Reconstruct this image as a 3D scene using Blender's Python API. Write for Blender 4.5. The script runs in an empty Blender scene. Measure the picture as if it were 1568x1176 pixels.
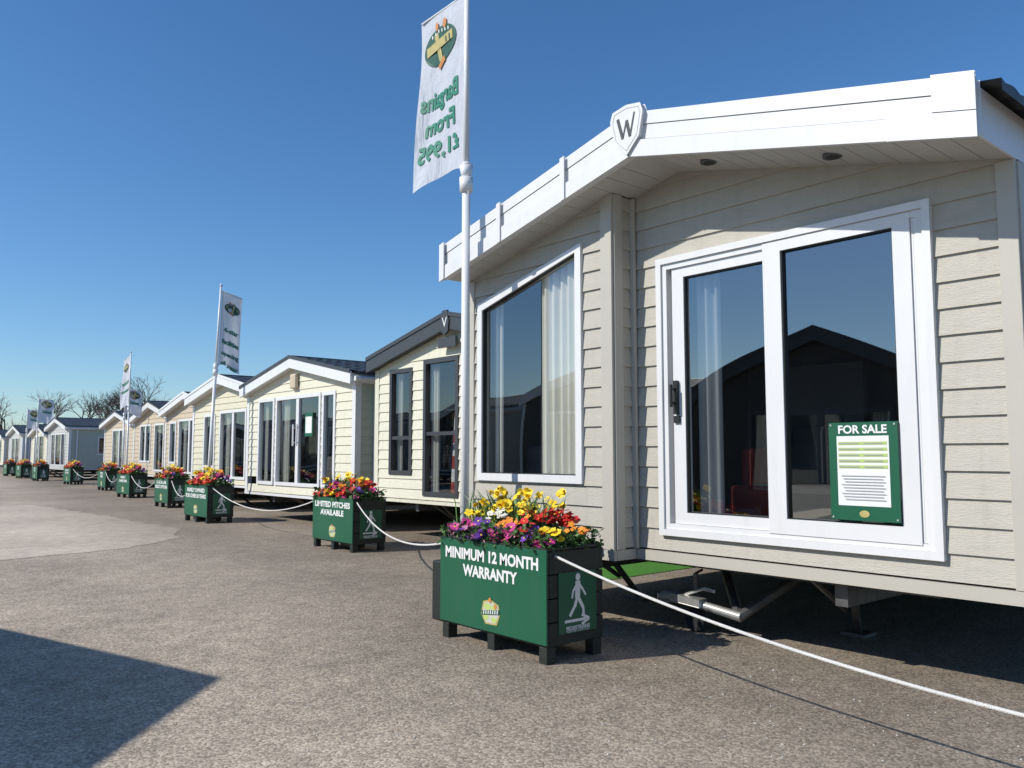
import bpy, math, random
from mathutils import Vector, Matrix
from mathutils.geometry import tessellate_polygon
random.seed(7)
S=bpy.context.scene
COL=bpy.context.collection
# ------------------------------------------------------------ materials
def nodes(name):
    m=bpy.data.materials.new(name); m.use_nodes=True
    nt=m.node_tree; b=nt.nodes['Principled BSDF']
    return m,nt,b
def mat(name,col,rough=0.6,metal=0.0,var=0.08,vs=3.0,bump=0.0,bs=60.0,stretch=(1,1,1),spec=0.5,dirt=0.0):
    m,nt,b=nodes(name); N=nt.nodes; L=nt.links
    tc=N.new('ShaderNodeTexCoord'); mp=N.new('ShaderNodeMapping'); mp.inputs['Scale'].default_value=stretch
    L.new(tc.outputs['Object'],mp.inputs['Vector'])
    n=N.new('ShaderNodeTexNoise'); n.inputs['Scale'].default_value=vs; n.inputs['Detail'].default_value=5
    L.new(mp.outputs[0],n.inputs['Vector'])
    mr=N.new('ShaderNodeMapRange'); mr.inputs['From Min'].default_value=.25; mr.inputs['From Max'].default_value=.75
    mr.inputs['To Min'].default_value=1-var; mr.inputs['To Max'].default_value=1+var
    L.new(n.outputs['Fac'],mr.inputs['Value'])
    mx=N.new('ShaderNodeVectorMath'); mx.operation='SCALE'; mx.inputs[0].default_value=col
    L.new(mr.outputs[0],mx.inputs['Scale'])
    out=mx.outputs[0]
    if dirt>0:
        mp2=N.new('ShaderNodeMapping'); mp2.inputs['Scale'].default_value=(6,6,.7); L.new(tc.outputs['Object'],mp2.inputs['Vector'])
        n2=N.new('ShaderNodeTexNoise'); n2.inputs['Scale'].default_value=2.2; n2.inputs['Detail'].default_value=8; L.new(mp2.outputs[0],n2.inputs['Vector'])
        r2=N.new('ShaderNodeMapRange'); r2.inputs['From Min'].default_value=.5; r2.inputs['From Max'].default_value=.8; r2.inputs['To Max'].default_value=dirt
        L.new(n2.outputs['Fac'],r2.inputs['Value'])
        mm=N.new('ShaderNodeMix'); mm.data_type='RGBA'; L.new(r2.outputs[0],mm.inputs[0]); L.new(out,mm.inputs[6]); mm.inputs[7].default_value=(.16,.14,.10,1)
        out=mm.outputs[2]
    L.new(out,b.inputs['Base Color'])
    b.inputs['Roughness'].default_value=rough; b.inputs['Metallic'].default_value=metal
    b.inputs['Specular IOR Level'].default_value=spec
    if bump>0:
        nb=N.new('ShaderNodeTexNoise'); nb.inputs['Scale'].default_value=bs; nb.inputs['Detail'].default_value=4
        L.new(mp.outputs[0],nb.inputs['Vector'])
        bp=N.new('ShaderNodeBump'); bp.inputs['Strength'].default_value=bump; bp.inputs['Distance'].default_value=.01
        L.new(nb.outputs['Fac'],bp.inputs['Height']); L.new(bp.outputs[0],b.inputs['Normal'])
    return m
def clad(name,col):
    return mat(name,col,rough=.55,var=.05,vs=2.0,bump=.45,bs=14,stretch=(2.2,2.2,16),dirt=.14,spec=.3)
M={}
M['cladA']=clad('grey_beige_cladding',(.47,.445,.385))
M['cream']=clad('cream_cladding',(.66,.62,.47))
M['cream2']=clad('pale_cream_cladding',(.70,.675,.54))
M['sand']=clad('sand_cladding',(.56,.47,.35))
M['sage']=clad('sage_cladding',(.46,.49,.42))
M['greyclad']=clad('light_grey_cladding',(.50,.50,.47))
M['shadeclad']=clad('shade_dark_cladding',(.06,.055,.05))  # shade of the sunless fronts opposite is put into this colour
M['trimA']=mat('beige_corner_trim',(.47,.445,.385),.5,var=.03)
M['white']=mat('white_pvc',(.71,.71,.71),.32,var=.03,vs=1.5,dirt=.08)
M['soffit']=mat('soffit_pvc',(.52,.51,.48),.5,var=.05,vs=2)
M['dark']=mat('dark_trim',(.05,.052,.055),.4,var=.1)
M['roof']=mat('slate_roof_sheet',(.045,.05,.055),.5,var=.3,vs=5,bump=.3,bs=40)
M['chassis']=mat('galvanised_steel',(.14,.14,.14),.5,metal=.6,var=.3,vs=8)
M['badge']=mat('badge_silver',(.46,.47,.48),.35,metal=.2,var=.05)
M['black']=mat('black_paint',(.012,.014,.013),.5,var=.2)
M['alu']=mat('zinc_coupling',(.6,.6,.58),.35,metal=.7,var=.15,vs=20)
M['rubber']=mat('rubber',(.02,.02,.02),.8)
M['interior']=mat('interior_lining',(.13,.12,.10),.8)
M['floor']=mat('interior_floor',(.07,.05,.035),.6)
M['curtain']=mat('curtain_fabric',(.74,.72,.64),.9,var=.05)
M['curtaing']=mat('grey_curtain_fabric',(.36,.38,.41),.9,var=.05)
M['sofa']=mat('sofa_fabric',(.17,.165,.16),.9)
M['redf']=mat('red_fabric',(.36,.05,.04),.9)
M['green']=mat('planter_green_board',(.012,.105,.055),.38,var=.06,vs=2,dirt=.06)
M['timber']=mat('dark_stained_timber',(.014,.02,.017),.55,var=.3,vs=6,bump=.4,bs=20,stretch=(1,1,8))
M['lett']=mat('white_vinyl',(.76,.76,.75),.5,var=.02)
M['gold']=mat('gold_vinyl',(.45,.38,.14),.5,var=.2,vs=20)
M['orange']=mat('orange_vinyl',(.55,.22,.05),.5)
M['dgreen']=mat('dark_green_print',(.02,.09,.06),.5)
M['flaggreen']=mat('green_print',(.02,.20,.13),.6)
M['lime']=mat('lime_print',(.42,.55,.16),.6)
M['grey']=mat('grey_print',(.35,.35,.35),.6)
M['rope']=mat('white_rope',(.70,.69,.66),.8,bump=.8,bs=180)
M['pole']=mat('white_flagpole',(.76,.76,.76),.3,var=.03)
M['soil']=mat('soil',(.03,.02,.013),.9,bump=1,bs=40)
M['leaf']=mat('leaf_green',(.06,.15,.03),.5,var=.4,vs=14)
M['leaf2']=mat('blade_green',(.09,.20,.05),.5,var=.3,vs=10)
M['leafd']=mat('leaf_dark',(.03,.075,.02),.6,var=.4,vs=14)
for k,c in dict(red=(.62,.012,.015),yellow=(.88,.62,.015),magenta=(.50,.03,.22),purple=(.14,.04,.34),fwhite=(.75,.75,.68),forange=(.80,.25,.02),pink=(.60,.25,.38),heather=(.36,.13,.28)).items():
    M[k]=mat('petal_'+k,c,.6,var=.2,vs=30)
M['twig']=mat('bare_twigs',(.13,.11,.09),.9,var=.3,vs=3)
M['hedge']=mat('hedge_twigs',(.12,.10,.08),.9,var=.4,vs=1)
M['turf']=mat('artificial_grass',(.06,.20,.02),.8,var=.3,vs=30,bump=.6,bs=150)

def glassmat(name,base=.2,tint=(.7,.73,.73)):
    m,nt,b=nodes(name); N=nt.nodes; L=nt.links; N.remove(b)
    out=[x for x in N if x.type=='OUTPUT_MATERIAL'][0]
    tr=N.new('ShaderNodeBsdfTransparent'); tr.inputs[0].default_value=(*tint,1)
    gl=N.new('ShaderNodeBsdfGlossy'); gl.inputs['Roughness'].default_value=.006; gl.inputs[0].default_value=(.93,.96,.98,1)
    ge=N.new('ShaderNodeNewGeometry')
    dt=N.new('ShaderNodeVectorMath'); dt.operation='DOT_PRODUCT'; L.new(ge.outputs['Normal'],dt.inputs[0]); L.new(ge.outputs['Incoming'],dt.inputs[1])
    ab=N.new('ShaderNodeMath'); ab.operation='ABSOLUTE'; L.new(dt.outputs['Value'],ab.inputs[0])
    su=N.new('ShaderNodeMath'); su.operation='SUBTRACT'; su.inputs[0].default_value=1; su.use_clamp=True; L.new(ab.outputs[0],su.inputs[1])
    pw=N.new('ShaderNodeMath'); pw.operation='POWER'; pw.inputs[1].default_value=4; L.new(su.outputs[0],pw.inputs[0])
    ad=N.new('ShaderNodeMath'); ad.operation='MULTIPLY_ADD'; ad.inputs[1].default_value=1-base; ad.inputs[2].default_value=base; ad.use_clamp=True
    L.new(pw.outputs[0],ad.inputs[0])
    tc=N.new('ShaderNodeTexCoord'); n=N.new('ShaderNodeTexNoise'); n.inputs['Scale'].default_value=.9; n.inputs['Detail'].default_value=0
    L.new(tc.outputs['Object'],n.inputs['Vector'])
    bp=N.new('ShaderNodeBump'); bp.inputs['Strength'].default_value=.35; bp.inputs['Distance'].default_value=.03
    L.new(n.outputs['Fac'],bp.inputs['Height']); L.new(bp.outputs[0],gl.inputs['Normal'])
    mx=N.new('ShaderNodeMixShader'); L.new(ad.outputs[0],mx.inputs[0]); L.new(tr.outputs[0],mx.inputs[1]); L.new(gl.outputs[0],mx.inputs[2])
    L.new(mx.outputs[0],out.inputs[0]); return m
M['glass']=glassmat('double_glazing',.24,(.78,.80,.80))
M['glassd']=glassmat('dark_double_glazing',.12,(.70,.72,.72))
M['glassb']=glassmat('bay_double_glazing',.18,(.90,.92,.92))

def clothmat(name,col):
    m,nt,b=nodes(name); N=nt.nodes; L=nt.links
    out=[x for x in N if x.type=='OUTPUT_MATERIAL'][0]
    b.inputs['Base Color'].default_value=(*col,1); b.inputs['Roughness'].default_value=.85
    t=N.new('ShaderNodeBsdfTranslucent'); t.inputs[0].default_value=(*col,1)
    n=N.new('ShaderNodeTexNoise'); n.inputs['Scale'].default_value=5; n.inputs['Detail'].default_value=3
    bp=N.new('ShaderNodeBump'); bp.inputs['Strength'].default_value=.7; bp.inputs['Distance'].default_value=.05
    L.new(n.outputs['Fac'],bp.inputs['Height']); L.new(bp.outputs[0],b.inputs['Normal'])
    mx=N.new('ShaderNodeMixShader'); mx.inputs[0].default_value=.3
    L.new(b.outputs[0],mx.inputs[1]); L.new(t.outputs[0],mx.inputs[2]); L.new(mx.outputs[0],out.inputs[0]); return m
M['cloth']=clothmat('flag_cloth',(.68,.70,.75))

def asphalt(name,c1,c2,c3,agg=95,bumps=.9,wear=.66):
    m,nt,b=nodes(name); N=nt.nodes; L=nt.links
    tc=N.new('ShaderNodeTexCoord')
    v=N.new('ShaderNodeTexVoronoi'); v.inputs['Scale'].default_value=agg; L.new(tc.outputs['Object'],v.inputs['Vector'])
    sep=N.new('ShaderNodeSeparateColor'); L.new(v.outputs['Color'],sep.inputs[0])
    cr=N.new('ShaderNodeValToRGB'); e=cr.color_ramp.elements; e[0].position=.0; e[0].color=(*c1,1); e[1].position=1; e[1].color=(*c3,1)
    k=cr.color_ramp.elements.new(.55); k.color=(*c2,1); L.new(sep.outputs[0],cr.inputs[0])
    n=N.new('ShaderNodeTexNoise'); n.inputs['Scale'].default_value=.35; n.inputs['Detail'].default_value=7; n.inputs['Roughness'].default_value=.6
    L.new(tc.outputs['Object'],n.inputs['Vector'])
    mr=N.new('ShaderNodeMapRange'); mr.inputs['From Min'].default_value=.3; mr.inputs['From Max'].default_value=.7; mr.inputs['To Min'].default_value=wear; mr.inputs['To Max'].default_value=1.2
    L.new(n.outputs['Fac'],mr.inputs['Value'])
    n3=N.new('ShaderNodeTexNoise'); n3.inputs['Scale'].default_value=5; n3.inputs['Detail'].default_value=8; n3.inputs['Roughness'].default_value=.65; L.new(tc.outputs['Object'],n3.inputs['Vector'])
    m3=N.new('ShaderNodeMapRange'); m3.inputs['From Min'].default_value=.3; m3.inputs['From Max'].default_value=.7; m3.inputs['To Min'].default_value=.80; m3.inputs['To Max'].default_value=1.16
    L.new(n3.outputs['Fac'],m3.inputs['Value'])
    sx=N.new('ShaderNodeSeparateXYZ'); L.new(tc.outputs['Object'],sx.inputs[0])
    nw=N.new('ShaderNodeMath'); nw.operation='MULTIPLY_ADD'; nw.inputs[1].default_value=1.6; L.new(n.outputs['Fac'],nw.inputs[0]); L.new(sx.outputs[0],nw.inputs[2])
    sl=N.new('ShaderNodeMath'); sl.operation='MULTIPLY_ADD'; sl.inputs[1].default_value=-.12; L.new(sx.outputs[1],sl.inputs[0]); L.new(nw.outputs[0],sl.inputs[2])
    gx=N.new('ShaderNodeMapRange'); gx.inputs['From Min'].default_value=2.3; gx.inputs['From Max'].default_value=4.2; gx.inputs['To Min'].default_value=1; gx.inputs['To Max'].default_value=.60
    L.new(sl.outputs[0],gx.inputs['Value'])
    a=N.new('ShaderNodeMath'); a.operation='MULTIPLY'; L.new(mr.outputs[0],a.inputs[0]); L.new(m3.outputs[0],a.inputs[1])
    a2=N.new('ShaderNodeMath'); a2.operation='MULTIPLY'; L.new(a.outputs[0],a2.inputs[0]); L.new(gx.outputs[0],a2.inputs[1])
    sc=N.new('ShaderNodeVectorMath'); sc.operation='SCALE'; L.new(cr.outputs[0],sc.inputs[0]); L.new(a2.outputs[0],sc.inputs['Scale'])
    L.new(sc.outputs[0],b.inputs['Base Color']); b.inputs['Roughness'].default_value=.85; b.inputs['Specular IOR Level'].default_value=.3
    bp=N.new('ShaderNodeBump'); bp.inputs['Strength'].default_value=bumps; bp.inputs['Distance'].default_value=.003; bp.invert=True
    L.new(v.outputs['Distance'],bp.inputs['Height']); L.new(bp.outputs[0],b.inputs['Normal'])
    return m
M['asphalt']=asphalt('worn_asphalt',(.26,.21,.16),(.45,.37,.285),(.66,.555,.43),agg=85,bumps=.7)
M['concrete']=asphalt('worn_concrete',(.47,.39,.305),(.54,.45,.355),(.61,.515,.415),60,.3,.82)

# ------------------------------------------------------------ mesh helpers
def add(name,verts,faces,m,parent=None,smooth=False):
    me=bpy.data.meshes.new(name); me.from_pydata([tuple(v) for v in verts],[],faces); me.update()
    mm=m if isinstance(m,(list,tuple)) else [m]
    for x in mm: me.materials.append(x)
    if smooth: me.polygons.foreach_set('use_smooth',[True]*len(me.polygons))
    o=bpy.data.objects.new(name,me); COL.objects.link(o)
    if parent: o.parent=parent
    return o
def empty(name,loc=(0,0,0),rz=0):
    e=bpy.data.objects.new(name,None); e.empty_display_size=.3; COL.objects.link(e); e.location=loc; e.rotation_euler=(0,0,rz); return e
class MB:
    def __init__(s): s.v=[]; s.f=[]
    def poly(s,pts):
        i=len(s.v); s.v+= [tuple(p) for p in pts]; s.f.append(tuple(range(i,i+len(pts))))
    def box(s,x0,x1,y0,y1,z0,z1):
        i=len(s.v)
        s.v+=[(x,y,z) for x in (x0,x1) for y in (y0,y1) for z in (z0,z1)]
        for q in ((0,1,3,2),(4,6,7,5),(0,4,5,1),(2,3,7,6),(0,2,6,4),(1,5,7,3)): s.f.append(tuple(i+k for k in q))
    def prism(s,p4,d):
        i=len(s.v); n=len(p4); s.v+=[tuple(p) for p in p4]+[tuple(Vector(p)+Vector(d)) for p in p4]
        s.f.append(tuple(i+k for k in range(n))); s.f.append(tuple(i+n+k for k in reversed(range(n))))
        for k in range(n): s.f.append((i+k,i+(k+1)%n,i+n+(k+1)%n,i+n+k))
    def tube(s,p,q,r0,r1,n=8,cap=True):
        p=Vector(p);q=Vector(q);d=(q-p).normalized()
        a=d.orthogonal().normalized(); b=d.cross(a); i=len(s.v)
        for c,r in ((p,r0),(q,r1)):
            for k in range(n):
                t=2*math.pi*k/n; s.v.append(tuple(c+a*r*math.cos(t)+b*r*math.sin(t)))
        for k in range(n): s.f.append((i+k,i+(k+1)%n,i+n+(k+1)%n,i+n+k))
        if cap: s.f.append(tuple(i+k for k in reversed(range(n)))); s.f.append(tuple(i+n+k for k in range(n)))
    def ring(s,P,outer,inner,n0,n1):
        k=len(outer)
        for j in range(k):
            a,b=outer[j],outer[(j+1)%k]; c,d=inner[(j+1)%k],inner[j]
            s.poly([P(*a,n1),P(*b,n1),P(*c,n1),P(*d,n1)])
            s.poly([P(*a,n0),P(*b,n0),P(*b,n1),P(*a,n1)])
            s.poly([P(*d,n1),P(*c,n1),P(*c,n0),P(*d,n0)])
    def out(s,name,m,parent=None,smooth=False,bevel=0):
        o=add(name,s.v,s.f,m,parent,smooth)
        if bevel:
            b=o.modifiers.new('bevel','BEVEL'); b.width=bevel; b.segments=2; b.limit_method='ANGLE'
        return o
def box(name,x0,x1,y0,y1,z0,z1,m,parent,bevel=0):
    b=MB(); b.box(x0,x1,y0,y1,z0,z1); return b.out(name,m,parent,bevel=bevel)

def frame(O,U,N):
    O=Vector(O);U=Vector(U);N=Vector(N);Z=Vector((0,0,1))
    return lambda u,v,n=0.: O+U*u+Z*v+N*n
def cutslab(poly,lo,hi):
    def clip(pl,f):
        r=[]
        for i in range(len(pl)):
            a,b=pl[i],pl[(i+1)%len(pl)]; fa,fb=f(a),f(b)
            if fa>=0: r.append(a)
            if (fa>1e-9 and fb<-1e-9) or (fa<-1e-9 and fb>1e-9):
                t=fa/(fa-fb); r.append((a[0]+(b[0]-a[0])*t,a[1]+(b[1]-a[1])*t))
        return r
    pl=clip(poly,lambda p:p[1]-lo)
    if len(pl)>=3: pl=clip(pl,lambda p:hi-p[1])
    return pl
def wall(name,P,outer,holes,m,parent,pitch=.145,proud=.016):
    loops=[outer]+holes
    flatp=[p for l in loops for p in l]
    tris=tessellate_polygon([[Vector((p[0],p[1],0)) for p in l] for l in loops])
    v0=min(p[1] for p in outer); v1=max(p[1] for p in outer)
    b=MB(); k=0
    while v0+k*pitch<v1-1e-4:
        lo=v0+k*pitch; hi=lo+pitch
        for t in tris:
            pl=cutslab([flatp[i] for i in t],lo,hi)
            if len(pl)<3: continue
            b.poly([P(u,v,proud*(hi-v)/pitch) for u,v in pl])
            for i in range(len(pl)):
                a,c=pl[i],pl[(i+1)%len(pl)]
                if abs(a[1]-lo)<1e-6 and abs(c[1]-lo)<1e-6 and abs(a[0]-c[0])>1e-5:
                    b.poly([P(a[0],lo,proud),P(c[0],lo,proud),P(c[0],lo,-.002),P(a[0],lo,-.002)])
        k+=1
    return b.out(name,m,parent)
def inset(q,w):
    (a,b,c,d)=q
    return [(a[0]+w,a[1]+w),(b[0]-w,b[1]+w),(c[0]-w,c[1]-w),(d[0]+w,d[1]-w)]
def quad(u0,u1,v0,v1,v1b=None):
    return [(u0,v0),(u1,v0),(u1,v1b if v1b is not None else v1),(u0,v1)]
def window(P,q,fw,parent,fm,gm,n=.03,mull=(),rails=(),name='window'):
    b=MB(); inn=inset(q,fw); b.ring(P,q,inn,-.05,n)
    u0,u1=inn[0][0],inn[1][0]
    def top(u): t=(u-u0)/(u1-u0); return inn[3][1]+(inn[2][1]-inn[3][1])*t
    for mu in mull:
        w=fw*.85; b.ring(P,quad(mu-w,mu+w,inn[0][1],top(mu-w),top(mu+w)),quad(mu-w*.01,mu+w*.01,inn[0][1]+.001,top(mu)-.001),-.04,n-.012)
    for r in rails:
        b.ring(P,quad(u0,u1,r-fw*.4,r+fw*.4),quad(u0+.001,u1-.001,r-.0005,r+.0005),-.04,n-.014)
    b.out(name+'_frame',fm,parent)
    g=MB(); g.poly([P(*p,-.015) for p in inn]); g.out(name+'_glass',gm,parent)
def curtain(name,P,u0,u1,v0,v1,n,m,parent,amp=.025,per=.075):
    b=MB(); k=max(6,int((u1-u0)/per*8))
    for j in range(k+1):
        u=u0+(u1-u0)*j/k; d=n+amp*math.sin(2*math.pi*(u-u0)/per)+amp*.4*math.sin(17*(u-u0))
        b.v+= [tuple(P(u,v0,d*1.0)),tuple(P(u,v1,d))]
    for j in range(k): b.f.append((2*j,2*j+2,2*j+3,2*j+1))
    return b.out(name,m,parent,smooth=True)
def circle(cx,cy,r,ry=None,n=20):
    ry=ry or r; return [(cx+r*math.cos(2*math.pi*k/n),cy+ry*math.sin(2*math.pi*k/n)) for k in range(n)]
def stroke(a,b,w):
    d=Vector((b[0]-a[0],b[1]-a[1])).normalized(); p=Vector((-d.y,d.x))*w/2
    return [(a[0]+p.x,a[1]+p.y),(a[0]-p.x,a[1]-p.y),(b[0]-p.x,b[1]-p.y),(b[0]+p.x,b[1]+p.y)]
def flat(name,polys,m,parent,P,n):
    b=MB()
    for k,pl in enumerate(polys): b.poly([P(u,v,n+k*.00015) for u,v in pl])
    return b.out(name,m,parent)
def textpolys(s,size,bold=0.0,align='CENTER'):
    cu=bpy.data.curves.new('t','FONT'); cu.body=s; cu.size=size; cu.align_x=align; cu.align_y='CENTER'; cu.offset=bold; cu.resolution_u=3
    o=bpy.data.objects.new('t',cu); COL.objects.link(o); bpy.context.view_layer.update()
    dg=bpy.context.evaluated_depsgraph_get(); me=bpy.data.meshes.new_from_object(o.evaluated_get(dg))
    v=[(p.co.x,p.co.y) for p in me.vertices]; f=[tuple(p.vertices) for p in me.polygons]
    bpy.data.objects.remove(o); bpy.data.curves.remove(cu); bpy.data.meshes.remove(me)
    return v,f
def text(name,s,size,P,u,v,n,m,parent,bold=0,sx=1,maxw=None):
    tv,tf=textpolys(s,size,bold)
    if maxw and tv:
        w=max(p[0] for p in tv)-min(p[0] for p in tv); sx=maxw/w
    return add(name,[P(u+a*sx,v+b,n) for a,b in tv],tf,m,parent)

# ------------------------------------------------------------ roof
def roof(parent,x0,x1,hw,zt,s,m,fine=True):
    b=MB(); dx=.05 if fine else .12; per=.20 if fine else .36
    nx=int((x1-x0)/dx); row=.35
    y=0
    prof=[(0,0)]
    while y<hw-1e-3:
        y2=min(y+row,hw); prof.append((y2,.012)); prof.append((y2,.0)); y=y2
    for sg in (1,-1):
        i0=len(b.v)
        for (yy,up) in prof:
            for k in range(nx+1):
                x=x0+(x1-x0)*k/nx
                b.v.append((x,sg*yy,zt-s*yy+.012+up+.018*abs(math.sin(math.pi*x/per))))
        for r in range(len(prof)-1):
            for k in range(nx):
                a=i0+r*(nx+1)+k; b.f.append((a,a+1,a+nx+2,a+nx+1))
        i1=len(b.v)
        for k in range(nx+1):
            x=x0+(x1-x0)*k/nx; b.v.append((x,sg*hw,zt-s*hw-.02))
        a0=i0+(len(prof)-1)*(nx+1)
        for k in range(nx): b.f.append((a0+k,a0+k+1,i1+k+1,i1+k))
    b.tube((x0,0,zt+.0),(x1,0,zt+.0),.05,.05,8)
    b.out('roof_sheet',m,parent)

def sloped(b,x0,x1,y0,y1,zf,d0,d1):
    b.prism([(x0,y0,zf(y0)+d0),(x0,y1,zf(y1)+d0),(x0,y1,zf(y1)+d1),(x0,y0,zf(y0)+d1)],(x1-x0,0,0))

def leg(b,x,y,z,dx=.85,dy=.28):
    foot=(x+dx,y+dy,.03)
    b.tube((x,y-.12,z),foot,.028,.028,6); b.tube((x,y+.16,z),(x+dx*.55,y+dy*.6,z*.48),.02,.02,6)
    b.box(foot[0]-.09,foot[0]+.09,foot[1]-.09,foot[1]+.09,.004,.03)
    b.box(x-.05,x+.05,y-.2,y+.22,z,z+.05)

def chassis(parent,hw,z0,L,legs=(0,),fx=0.1):
    b=MB()
    for y in (-hw*.5,hw*.5): b.box(fx,L-.3,y-.04,y+.04,z0-.19,z0-.03)
    for k in range(5):
        x=fx+.2+k*(L-1)/4; b.box(x,x+.05,-hw*.5-.5,hw*.5+.5,z0-.1,z0-.035)
    for y in legs: leg(b,fx+.15,y,z0-.06)
    b.out('chassis',M['chassis'],parent)
    w=MB()
    for x in (L*.5,L*.5+.75):
        for y in (-hw*.62,hw*.62):
            w.tube((x,y-.09,.31),(x,y+.09,.31),.31,.31,20)
    w.out('wheels',M['rubber'],parent)

def caravan(xf,yc,hw=2.15,L=11,z0=.58,zp=3.0,s=.2,th=.2,oh=.12,cl='cream',fm='white',frm='white',openings=(),rz=0,roofm='roof',legs=(.7,-1.0),side=True,fine=True,name='static_caravan',sidecl=None,darkcap=False):
    e=empty(name,(xf,yc,0),rz)
    zf=lambda y: zp-abs(y)*s
    P=frame((0,0,0),(0,1,0),(-1,0,0))
    outer=[(-hw,z0),(hw,z0),(hw,zf(hw)),(0,zp),(-hw,zf(hw))]
    qs=[quad(*o[:4],*(o[4:5])) if len(o)>4 and o[4] else quad(*o[:4]) for o in openings]
    wall('front_wall',P,outer,[list(q) for q in qs],M[cl],e,pitch=.15)
    for i,(o,q) in enumerate(zip(openings,qs)):
        mull=o[5] if len(o)>5 else (); rails=o[6] if len(o)>6 else (); 
        window(P,q,.065,e,M[frm],M['glassd'],mull=mull,rails=rails)
        if q[1][0]-q[0][0]>.5:
            w=min(.3,(q[1][0]-q[0][0])*.2)
            curtain('curtain',P,q[0][0]+.05,q[0][0]+.05+w,q[0][1]-.05,q[3][1]+.02,-.12,M['curtain'],e)
            curtain('curtain',P,q[1][0]-.05-w,q[1][0]-.05,q[0][1]-.05,q[3][1]+.02,-.12,M['curtain'],e)
    sc=M[sidecl or cl]
    for sg in (-1,1):
        Ps=frame((0,sg*hw,0),(1,0,0),(0,sg,0))
        hs=[quad(1.3,2.3,1.25,2.15),quad(4.2,4.95,.75,2.4),quad(6.3,7.1,1.4,2.1)] if side else []
        wall('side_wall',Ps,[(0,z0),(L,z0),(L,zf(hw)),(0,zf(hw))],[list(h) for h in hs],sc,e,pitch=.15)
        for h in hs: window(Ps,h,.06,e,M[frm],M['glassd'],mull=((h[0][0]+h[1][0])/2,) if h[0][1]>1 else ())
    b=MB(); b.poly([(L,-hw,z0),(L,hw,z0),(L,hw,zf(hw)),(L,0,zp),(L,-hw,zf(hw))]); b.out('rear_wall',sc,e)
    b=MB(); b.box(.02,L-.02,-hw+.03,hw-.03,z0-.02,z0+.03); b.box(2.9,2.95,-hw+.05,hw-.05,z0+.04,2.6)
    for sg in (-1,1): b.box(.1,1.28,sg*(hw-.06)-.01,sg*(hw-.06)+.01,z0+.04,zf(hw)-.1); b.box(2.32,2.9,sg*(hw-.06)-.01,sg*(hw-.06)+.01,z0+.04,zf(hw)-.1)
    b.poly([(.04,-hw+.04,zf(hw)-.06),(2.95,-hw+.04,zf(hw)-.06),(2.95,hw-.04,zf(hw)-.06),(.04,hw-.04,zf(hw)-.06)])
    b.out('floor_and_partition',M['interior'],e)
    b=MB(); b.box(.8,1.7,-hw+.2,-.3,z0+.04,z0+.85); b.box(1.2,1.9,.5,hw-.2,z0+.04,z0+.7); b.out('sofa',M['sofa'],e,bevel=.05)
    b=MB()
    for sg in (-1,1):
        b.box(-.022,.07,min(sg*hw,sg*(hw-.09)),max(sg*hw,sg*(hw-.09)),z0-.01,zf(hw))
        b.box(-.0225,.09,sg*(hw+.012)-.012,sg*(hw+.012)+.012,z0-.01,zf(hw)-.01)
    b.box(-.03,-.0,-hw-.02,hw+.02,z0-.06,z0-.012)
    for sg in (-1,1): b.box(0.001,L,sg*hw-.015,sg*hw+.015,z0-.06,z0-.012)
    b.out('corner_trim',M['white'] if frm=='white' else M[cl],e)
    ew=hw+.09
    fb_=MB(); cap=MB()
    for sg in (-1,1):
        sloped(fb_,-oh-.03,-oh,0,sg*ew,zf,-.02,th)
        sloped(cap,-oh-.045,-oh-.031,0,sg*ew,zf,th-.03,th+.03)
    fb_.out('fascia',M[fm],e); cap.out('verge_cap',M['dark'] if (cl=='cream2' or darkcap) else M[fm],e)
    b=MB()
    for sg in (-1,1):
        y0=sg*(ew-.03); b.box(-oh+.001,L+.1,min(y0,sg*ew),max(y0,sg*ew),zf(ew)-.0,zf(ew)+th-.03)
        b.poly([(-oh,0,zp+.0),(-oh,sg*ew,zf(ew)),(0.0,sg*ew,zf(ew)),(0,0,zp)])
        b.poly([(0,sg*hw,zf(hw)),(0,sg*ew,zf(ew)),(L,sg*ew,zf(ew)),(L,sg*hw,zf(hw))])
    b.out('soffit',M[fm],e)
    roof(e,-oh+.02,L+.12,ew+.04,zp+th-.02,s,M[roofm],fine)
    b=MB()
    for sg in (-1,1):
        y=sg*(ew+.05)
        b.tube((-oh+.03,y,zf(ew)+th-.12),(L,y,zf(ew)+th-.12),.045,.045,8)
        yy=sg*(hw+.05); b.tube((.35,yy,z0-.1),(.35,yy,zf(ew)),.033,.033,8); b.tube((.35,yy,zf(ew)),(.2,y,zf(ew)+th-.14),.033,.033,8)
    b.out('gutter_and_downpipe',M['dark'] if fm=='dark' else M['white'],e)
    chassis(e,hw,z0,L,legs)
    return e

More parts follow.
